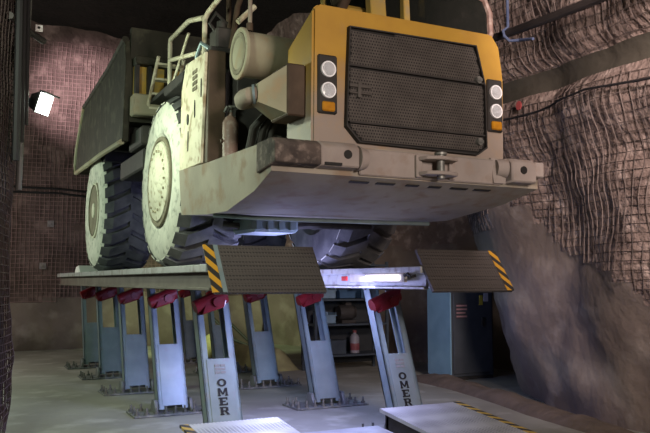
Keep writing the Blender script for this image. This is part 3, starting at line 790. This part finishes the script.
def glyph(ch, w, h):
    """bold slab letter as polygons in the x-y plane, origin at its lower centre"""
    P = []; st = w*.25; sv = w*.36
    def r(x0, y0, x1, y1): P.append([(x0*w-w/2, y0*h), (x1*w-w/2, y0*h), (x1*w-w/2, y1*h), (x0*w-w/2, y1*h)])
    if ch == 'O':
        n = 20; o = [(math.cos(2*PI*k/n)*w*.5, h*.5+math.sin(2*PI*k/n)*h*.5) for k in range(n)]
        i = [(math.cos(2*PI*k/n)*w*.24, h*.5+math.sin(2*PI*k/n)*h*.30) for k in range(n)]
        for k in range(n): P.append([o[k], o[(k+1)%n], i[(k+1)%n], i[k]])
    elif ch == 'M':
        r(0,0,.22,1); r(.78,0,1,1)
        P.append([(-w*.5,h),(-w*.24,h),(w*.09,h*.18),(-w*.09,h*.18)]); P.append([(w*.24,h),(w*.5,h),(w*.09,h*.18),(-w*.09,h*.18)])
        r(-.06,0,.28,.12); r(.72,0,1.06,.12)
    elif ch == 'E':
        r(.1,0,.40,1); r(0,0,.92,.18); r(0,.82,.92,1); r(.1,.42,.70,.58); r(.78,0,.92,.32); r(.78,.68,.92,1)
    elif ch == 'R':
        r(.08,0,.36,1); r(0,0,.44,.14); r(0,.84,.72,1); r(.1,.42,.72,.57); r(.62,.48,.90,.94)
        P.append([(-w*.02,h*.48),(w*.22,h*.48),(w*.54,0),(w*.22,0)])
    return P
def lettering(leg, lu, vb, T, dp):
    d = T.normalized()
    m = MB(); ang = math.atan2(T.y, T.z)
    for i, ch in enumerate('OMER'):
        f = .322 - i*.0585
        for pg in glyph(ch, .098, .080):
            pts = []
            for (x, y) in pg: pts.append((lu + x, vb + T.y*f + y*math.sin(ang) - dp - .0095, .06 + T.z*f + y*math.cos(ang)))
            m.prism(pts, (0, -.002, 0))
    m.build('lettering', 'ink_black', leg, 0)
    m = MB(); z = .06+T.z*.415
    for r in range(3):
        for (x0, x1) in ((-.055,-.005),(.005,.055)) if r != 1 else ((-.055,.055),):
            ff = .405 + r*.022; y = vb + T.y*ff - dp - .011; zz = .06 + T.z*ff
            m.hexa([(lu+x0,y,zz),(lu+x1,y,zz),(lu+x1,y+.003,zz),(lu+x0,y+.003,zz),(lu+x0,y+.008,zz+.022),(lu+x1,y+.008,zz+.022),(lu+x1,y+.011,zz+.022),(lu+x0,y+.011,zz+.022)])
    m.build('emblem', 'logo_grey', leg)

platform(1.89, 2.83, 2.51, (7.25, 9.22, 11.15, 13.05, 14.7), 'left lift runway on leaning galvanized legs, under the truck wheels nearest the floodlight', True, True)
platform(3.95, 4.83, 4.43, (6.9, 8.87, 10.9, 12.84, 14.7), 'right lift runway on leaning galvanized legs, beside the dark cabinet, with the glowing strip light', False, True)

# ------------------------------------------------------------------ floor ramps
def ramp(u0, u1, v0, v1, z1, slope, label, stripe):
    root = thing('approach_ramp', ((u0+u1)/2, (v0+v1)/2, 0), label, 'ramp', 'steel approach ramps on the floor before the lift')
    z0 = max(.02, z1 - slope*(v1-v0))
    m = MB(); m.hexa([(u0,v0,z0-.03),(u1,v0,z0-.03),(u1,v1,z1-.035),(u0,v1,z1-.035),(u0,v0,z0),(u1,v0,z0),(u1,v1,z1),(u0,v1,z1)])
    m.build('tread_plate', 'ramp_plate', root)
    m = MB()
    for x in (u0+.04, u1-.08): m.hexa([(x,v0,0),(x+.04,v0,0),(x+.04,v1-.04,0),(x,v1-.04,0),(x,v0,z0-.03),(x+.04,v0,z0-.03),(x+.04,v1-.04,z1-.036),(x,v1-.04,z1-.036)])
    m.box(u0+.04,u1-.04,v1-.10,v1-.06,0,z1-.036)
    m.build('ramp_frame', 'pipe_dark', root)
    m = MB(); e0, e1 = (u0-.015, u0+.06) if stripe == 'l' else (u1-.06, u1+.015)
    m.hexa([(e0,v0,z0-.02),(e1,v0,z0-.02),(e1,v1,z1-.02),(e0,v1,z1-.02),(e0,v0,z0+.004),(e1,v0,z0+.004),(e1,v1,z1+.004),(e0,v1,z1+.004)])
    m.build('hazard_stripe', 'hazard_flat', root)
ramp(1.86, 2.76, 3.5, 6.52, .355, .10, 'pale steel ramp plate on the floor before the left runway, striped along its left edge', 'l')
ramp(3.85, 4.79, 3.5, 6.52, .35, .10, 'bluish steel ramp plate on the floor before the right runway, striped along its right edge', 'r')
m = MB(); m.hexa([(2.88,4.2,.0),(3.74,4.2,.0),(3.74,6.38,.0),(2.88,6.38,.0),(2.88,4.2,.12),(3.74,4.2,.12),(3.74,6.38,.22),(2.88,6.38,.22)], .006)
tag(m.build('floor_plate', 'floor_plate'), 'smooth grey steel plate on the floor between the two ramp plates', 'steel plate')

# wheel chock on the rear end of the left runway
m = MB(); m.prism([(1.95,12.98,RZ),(1.95,13.55,RZ),(1.95,13.40,RZ+.10),(1.95,13.15,RZ+.12)], (.4,0,0), .008)
tag(m.build('wheel_chock', 'card_white'), 'white wheel chock on the left runway behind the rear tire', 'wheel chock')

# ------------------------------------------------------------------ lamps
def lamp_object(root):
    pass
fl = thing('floodlight', (.60, 7.95, 3.36), 'lit floodlight with black housing on the pole at upper left', 'floodlight')
m = MB(); c = V((.80,7.9,3.36))
aim = V((.72,-.58,-.30)).normalized(); sx = aim.cross(V((0,0,1))).normalized(); sy = sx.cross(aim)
def q(a, b, d): return c + sx*a + sy*b + aim*d
m.hexa([q(-.07,-.06,-.13),q(.07,-.06,-.13),q(.07,.06,-.13),q(-.07,.06,-.13),q(-.118,-.110,.0),q(.118,-.110,.0),q(.118,.110,.0),q(-.118,.110,.0)], .008)
m.hexa([q(-.12,.105,-.01),q(.12,.105,-.01),q(.12,.12,-.01),q(-.12,.12,-.01),q(-.12,.105,.07),q(.12,.105,.07),q(.12,.12,.07),q(-.12,.12,.07)])
m.build('housing', 'lamp_house', fl)
m = MB(); m.hexa([q(-.106,-.100,.001),q(.106,-.100,.001),q(.106,.100,.001),q(-.106,.100,.001),q(-.106,-.100,.010),q(.106,-.100,.010),q(.106,.100,.010),q(-.106,.100,.010)])
m.build('lamp_glass', 'lamp_glass', fl)
m = MB(); m.tube([q(0,.0,-.12),(.66,7.95,3.40),(.60,7.97,3.42)], .022, 8); m.build('mounting_arm', 'lamp_house', fl)
m = MB(); m.box(.62,.66,7.92,7.96,3.44,3.48); m.build('clamp', 'white_seal', fl)

led = thing('strip_light', (3.910, 6.7, 1.63), 'glowing bluish strip light fixed to the side of the right runway', 'strip light')
m = MB(); m.box(3.915,3.950,6.15,7.25,1.585,1.675,.006); m.build('housing', 'white_seal', led)
m = MB(); m.box(3.880,3.915,6.22,6.86,1.605,1.655,.012); m.build('lamp_tube', 'led_glass', led)
m = MB(); m.box(3.900,3.920,7.3,7.42,1.60,1.65,.004); m.build('marker_lamp', 'red_lens', led)
m = MB(); m.tube([(3.920,6.16,1.66),(3.890,6.10,1.645),(3.890,6.05,1.67),(3.890,6.0,1.635),(3.930,5.97,1.65)], .013, 8)
tag(m.build('light_cable', 'cable_black'), 'short black cable looping at the front end of the strip light', 'cable')

# standing pole and services at the left corner
m = MB(); m.tube([(.65,8.03,6.2),(.635,8.03,4.3),(.61,8.03,3.5),(.60,8.03,2.5)], .032, 10)
tag(m.build('service_pipe', 'pipe_grey'), 'grey vertical pipe carrying the floodlight at upper left', 'pipe')
m = MB(); m.tube([(.42,7.3,4.02),(.62,7.93,4.10),(.80,8.1,4.06)], .035, 8)
tag(m.build('cross_pipe', 'pipe_dark'), 'dark horizontal pipe clamped across the grey pipe at upper left', 'pipe')
sg = thing('wall_tag', (.72,7.95,4.12), 'small white square tag hanging beside the grey pipe at upper left', 'tag')
m = MB(); m.box(.70,.77,7.95,7.958,4.11,4.18,.002); m.build('tag_plate', 'card_white', sg)
m = MB(); m.cyl((.733,7.949,4.15),(.733,7.945,4.15),.014,.014,10); m.build('tag_hole', 'grille_dark', sg)
for k in range(3):
    y = 7.35 + k*.16
    m = MB(); m.tube([(.49+.05*k,y,5.9),(.50+.05*k,y+.03,4.6),(.51+.05*k,y,3.6),(.52+.05*k,y+.05,2.7+.2*k)], .035-.006*k, 8)
    tag(m.build('service_hose', 'cable_black'), ['thick black hose hanging on the rock corner, nearest the picture edge','black hose hanging on the rock corner, middle of three','thin black hose hanging on the rock corner, nearest the grey pipe'][k], 'hose', 'hoses on the left rock corner')

# cables on the rock
def along(path, off, amp, seed, pts, r, gap):
    out = []
    for (s, z) in pts: out.append(surf(path, off, s, z, amp, gap, seed))
    m = MB(); m.tube(out, r, 8); return m
def lerp_pts(a, n=10):
    o = []
    for (p, q) in zip(a, a[1:]):
        for k in range(n): o.append((p[0]+(q[0]-p[0])*k/n, p[1]+(q[1]-p[1])*k/n))
    return o + [a[-1]]
m = along(pr, wall_right_off, .16, 1.0, lerp_pts([(6.2,3.45),(8.0,3.60),(9.6,3.72),(10.6,3.66),(11.8,3.72),(13,3.75)]), .014, .09)
tag(m.build('wall_cable', 'cable_black'), 'black cable sagging across the meshed rock wall at right', 'cable')
for k, dz in enumerate((0, .13)):
    m = along(pb, wall_back_off, .16, 2.0, lerp_pts([(2.5,3.75-dz),(4.2,3.70-dz*1.1),(5.4,3.78-dz*.8),(7,3.80-dz),(9.2,3.9-dz)]), .026, .10)
    tag(m.build('wall_cable', 'cable_black'), ['upper of two dark cables across the far rock wall','lower of two dark cables across the far rock wall'][k], 'cable', 'cables on the far wall')
m = MB(); m.tube([(5.95,3.4,4.45),(5.95,6.4,4.55),(5.95,10.6,4.78)], .05, 10); tag(m.build('steel_pipe', 'pipe_dark'), 'dark steel pipe running along the rock wall above the cab', 'pipe')
st = MB(); Y0 = 6.98
st.tube([(5.95,Y0,5.9),(5.95,Y0,4.66),(5.875,Y0,4.60),(5.875,Y0-.02,4.53),(5.93,Y0-.05,4.47),(6.0,Y0-.15,4.46),(5.98,Y0-.4,4.40)], .018, 8)
tag(st.build('pipe_strap', 'blue_strap'), 'pale blue strap tied round the dark pipe above the cab', 'strap')
# rock bolts with plates
def rock_bolt(path, off, amp, seed, s, z, label):
    p = surf(path, off, s, z, amp, .06, seed); qn, nn = path.at(s); n3 = V((nn.x, nn.y, 0))
    root = thing('rock_bolt', p, label, 'rock bolt', 'rock bolts with plates')
    m = MB(); a = V((0,0,1)).cross(n3); u_ = V((0,0,1))
    pts = [p + a*x*.075 + u_*y*.075 for x, y in ((-1,-1),(1,-1),(1,1),(-1,1))]
    m.prism(pts, n3*.012, .003); m.build('plate', 'bolt_plate', root)
    m = MB(); m.cyl(p + n3*.01, p + n3*.07, .022, .02, 8); m.build('bolt_end', 'bolt_plate', root)
rock_bolt(pb, wall_back_off, .16, 2.0, 5.55, 2.95, 'rock bolt on the far wall below the cables, left of the rear tire')
rock_bolt(pb, wall_back_off, .16, 2.0, 5.7, 1.95, 'lowest rock bolt on the far wall, left of the runway end')
rock_bolt(pb, wall_back_off, .16, 2.0, 6.6, 4.55, 'rock bolt on the far wall above the cables, under the floodlight')
rock_bolt(pr, wall_right_off, .16, 1.0, 8.1, 1.9, 'rock bolt low on the right wall where the wire mesh ends')
qm = surf(pr, wall_right_off, 10.75, 3.82, .16, .05, 1.0)
m = MB(); m.prism([(qm.x-.01,qm.y+math.cos(a)*.05,qm.z+math.sin(a)*.06) for a in [2*PI*k/9 for k in range(9)]], (.015,.003,0))
tag(m.build('paint_mark', 'paint_mark_red'), 'red paint blob marked on the meshed rock wall at right', 'paint mark')

# ------------------------------------------------------------------ cabinet, rack and what stands on it
cb = thing('electrical_cabinet', (7.66, 10.4, 0), 'dark grey steel cabinet with strip-lit left side painted in, standing by the right rock wall', 'cabinet')
m = MB(); m.box(7.32,8.18,10.12,10.75,.05,1.95,.008); m.build('cabinet_body', 'cabinet_grey', cb)
m = MB(); m.box(7.295,7.32,10.10,10.75,.05,1.95,.004); m.build('side_panel', 'cabinet_lit_side', cb)
m = MB(); m.box(7.34,8.18,10.14,10.7,0,.05); m.build('plinth', 'black_steel', cb)
dr = MB(); dr.box(7.36,8.14,10.095,10.122,.10,1.90,.006); dr = dr.build('cabinet_door', 'cabinet_grey', cb)
m = MB(); m.box(7.4,7.6,10.085,10.096,.98,1.24); lb = m.build('notice', 'label_dark', dr)
m = MB()
for k in range(4): m.box(7.41,7.62 - (.03 if k == 1 else 0),10.082,10.086,1.01+k*.058,1.035+k*.058)
m.build('notice_text', 'label_pink', dr)
m = MB(); m.box(7.875,7.945,10.085,10.096,1.20,1.36); m.build('warning_sticker', 'yellow_sticker', dr)
m = MB(); m.box(7.97,8.06,10.085,10.096,1.26,1.40,.003); m.build('white_sticker', 'white_tag', dr)
m = MB(); m.box(7.91,7.945,10.06,10.10,.85,1.0,.006); m.build('door_handle', 'black_steel', dr)

RX0, RX1, RY = 5.75, 7.25, 12.2
rk = thing('storage_rack', ((RX0+RX1)/2, RY, 0), 'dark blue steel storage rack against the rock behind the right runway', 'storage rack')
for x in (RX0, RX1-.05):
    for y in (RY-.25, RY+.25):
        m = MB(); m.box(x, x+.05, y-.025, y+.025, 0, 1.95, .004); m.build('upright', 'rack_steel', rk)
for z in (.30, .84, 1.28, 1.9):
    m = MB(); m.box(RX0, RX1, RY-.27, RY+.27, z-.035, z, .004); m.build('shelf', 'rack_steel', rk)
m = MB(); m.box(RX0, RX1, RY+.275, RY+.295, .1, 1.95); m.build('back_panel', 'rack_back', rk)
def bin_(x, y, z, w, h, mt, label):
    r = thing('storage_bin', (x+w/2, y, z), label, 'storage bin', 'bins on the storage rack')
    m = MB(); a = .012
    m.box(x,x+w,y-.16,y+.16,z,z+a); m.box(x,x+a,y-.16,y+.16,z,z+h); m.box(x+w-a,x+w,y-.16,y+.16,z,z+h); m.box(x,x+w,y+.16-a,y+.16,z,z+h); m.box(x,x+w,y-.16,y-.16+a,z,z+h*.75)
    m.build('bin_body', mt, r)
    m = MB(); m.box(x-.008,x+w+.008,y-.175,y-.155,z+h*.72,z+h*.80,.003); m.build('bin_lip', mt, r)
bin_(5.86,RY-.05,1.28,.34,.20,'pale_blue','pale blue bin at left end of the rack upper shelf')
bin_(6.26,RY-.05,1.28,.34,.16,'blue_bin','dark blue bin in the middle of the rack upper shelf')
bin_(6.70,RY-.05,1.28,.38,.22,'blue_bin','dark blue bin at right end of the rack upper shelf, behind the lettered leg')
bin_(5.90,RY-.05,.84,.30,.20,'pale_blue','pale blue bin left of the black motor on the rack')
pm = thing('electric_motor', (6.5,RY-.05,.84), 'black electric motor standing on the middle rack shelf', 'motor')
m = MB(); m.lathe([(0,.06),(0,.12),(.05,.14),(.26,.14),(.30,.11),(.34,.10)], (6.32,RY-.05,1.03), 'X', 24); m.build('motor_body', 'black_steel', pm)
m = MB(); m.box(6.34,6.62,RY-.17,RY+.07,.84,.90,.006); m.build('motor_base', 'black_steel', pm)
m = MB(); m.box(6.44,6.56,RY-.12,RY+.02,1.15,1.22,.008); m.build('terminal_box', 'black_steel', pm)
bt = thing('canister', (6.62,RY-.12,.30), 'white and red canister on the low rack shelf', 'canister')
m = MB(); m.lathe([(0,.07),(.01,.085),(.28,.085),(.33,.06),(.35,.03),(.37,.03)], (6.62,RY-.12,.30), 'Z', 20); m.build('canister_body', 'bottle_white', bt)
m = MB(); m.lathe([(.06,.0855),(.07,.088),(.17,.088),(.18,.0855)], (6.62,RY-.12,.30), 'Z', 20); m.build('canister_label', 'bottle_red', bt)
m = MB(); m.cyl((6.62,RY-.12,.67),(6.62,RY-.12,.71),.035,.035,12); m.build('cap', 'bottle_red', bt)
bx = MB(); bx.box(6.0,6.42,RY-.18,RY+.12,.30,.55,.008); tag(bx.build('steel_box', 'rack_steel'), 'dark steel box beside the canister on the low rack shelf', 'box')
# hoses hanging on the rock behind the legs
for k in range(2):
    m = MB(); m.tube([(5.2+.22*k,17.6,2.3),(5.25+.25*k,17.4,1.5),(5.5+.28*k,17.0,.8),(5.9+.3*k,16.4,.25),(6.3+.3*k,15.8,.05)], .035, 8)
    tag(m.build('hose', 'cable_black'), ['left of two dark hoses hanging down behind the right lift legs','right of two dark hoses hanging down behind the right lift legs'][k], 'hose', 'hoses behind the lift')

# ------------------------------------------------------------------ light
def light(name, kind, loc, energy, color, target=None, size=.3, spot=None, blend=.5):
    l = bpy.data.lights.new(name, kind); l.energy = energy; l.color = color
    if kind == 'AREA': l.shape = 'DISK'; l.size = size
    else: l.shadow_soft_size = size
    if kind == 'SPOT': l.spot_size = math.radians(spot); l.spot_blend = blend
    o = bpy.data.objects.new(name, l); COL.objects.link(o); o.location = loc
    if target is not None: o.rotation_euler = (V(target) - V(loc)).to_track_quat('-Z', 'Y').to_euler()
    return o
GREEN = (.84, 1.0, .74)
light('flood_lamp_light', 'SPOT', tuple(c + aim*.05), 130, GREEN, tuple(c + V((.75,-.3,-.45))*3), .1, 170, .6)
light('flood_lamp_left', 'SPOT', (-.55, 4.6, 3.9), 380, (.86,1.0,.80), (2.2, 8.6, 1.6), .25, 105, .8)
light('side_fill', 'POINT', (-.9, 11.6, 3.0), 215, (.72,1.0,.74), None, .3)  # added fill for the left floor and truck side, no fixture
light('far_wall_fill', 'POINT', (-1.2, 15.0, 3.2), 260, (1.0,.86,.80), None, .3)  # unseen light added to lift the far wall
light('wall_patch_fill', 'SPOT', (.2, 13.2, 4.6), 4200, (1.0,.80,.83), (2.75, 18.8, 6.15), .2, 26, 1.0)  # added pinkish spot for the bright wall patch, no lamp hangs here
light('rear_corner_fill', 'SPOT', (3.5, 15.0, 2.9), 520, (.80,1.0,.50), (5.4, 17.6, .6), .3, 80, .7)  # invented greenish spot, brightens the corner behind the right legs
light('strip_light_glow', 'AREA', (3.79, 6.65, 1.62), 58, (.46,.50,1.0), (2.9, 7.2, .7), .5)
light('blue_fill_back', 'POINT', (5.3, 9.0, 1.35), 22, (.36,.55,1.0), None, .2)  # added bluish point for spill beyond the runway, apart from the strip
light('under_lift_fill', 'POINT', (3.36, 8.0, 1.30), 84, (.46,.48,1.0), None, .2)  # added point spreading the strip's blue over the floor, no fixture below
light('chamber_lamp', 'AREA', (2.6, -2.2, 3.3), 440, (1.0,.85,.76), (4.2, 6.5, 2.8), 1.2)
light('right_wall_fill', 'SPOT', (4.6, 2.2, 4.6), 1350, (1.0,.80,.75), (6.9, 6.4, 3.6), .4, 85, .8)  # spot added out of view to brighten the right rock wall
w = bpy.data.worlds.new('world'); bpy.context.scene.world = w; w.use_nodes = True
w.node_tree.nodes['Background'].inputs[0].default_value = (.035,.032,.036,1); w.node_tree.nodes['Background'].inputs[1].default_value = .3

sc = bpy.context.scene
sc.view_settings.view_transform = 'Standard'; sc.view_settings.look = 'None'; sc.view_settings.gamma = 1; sc.view_settings.use_curve_mapping = False
sc.view_settings.exposure = 0.0
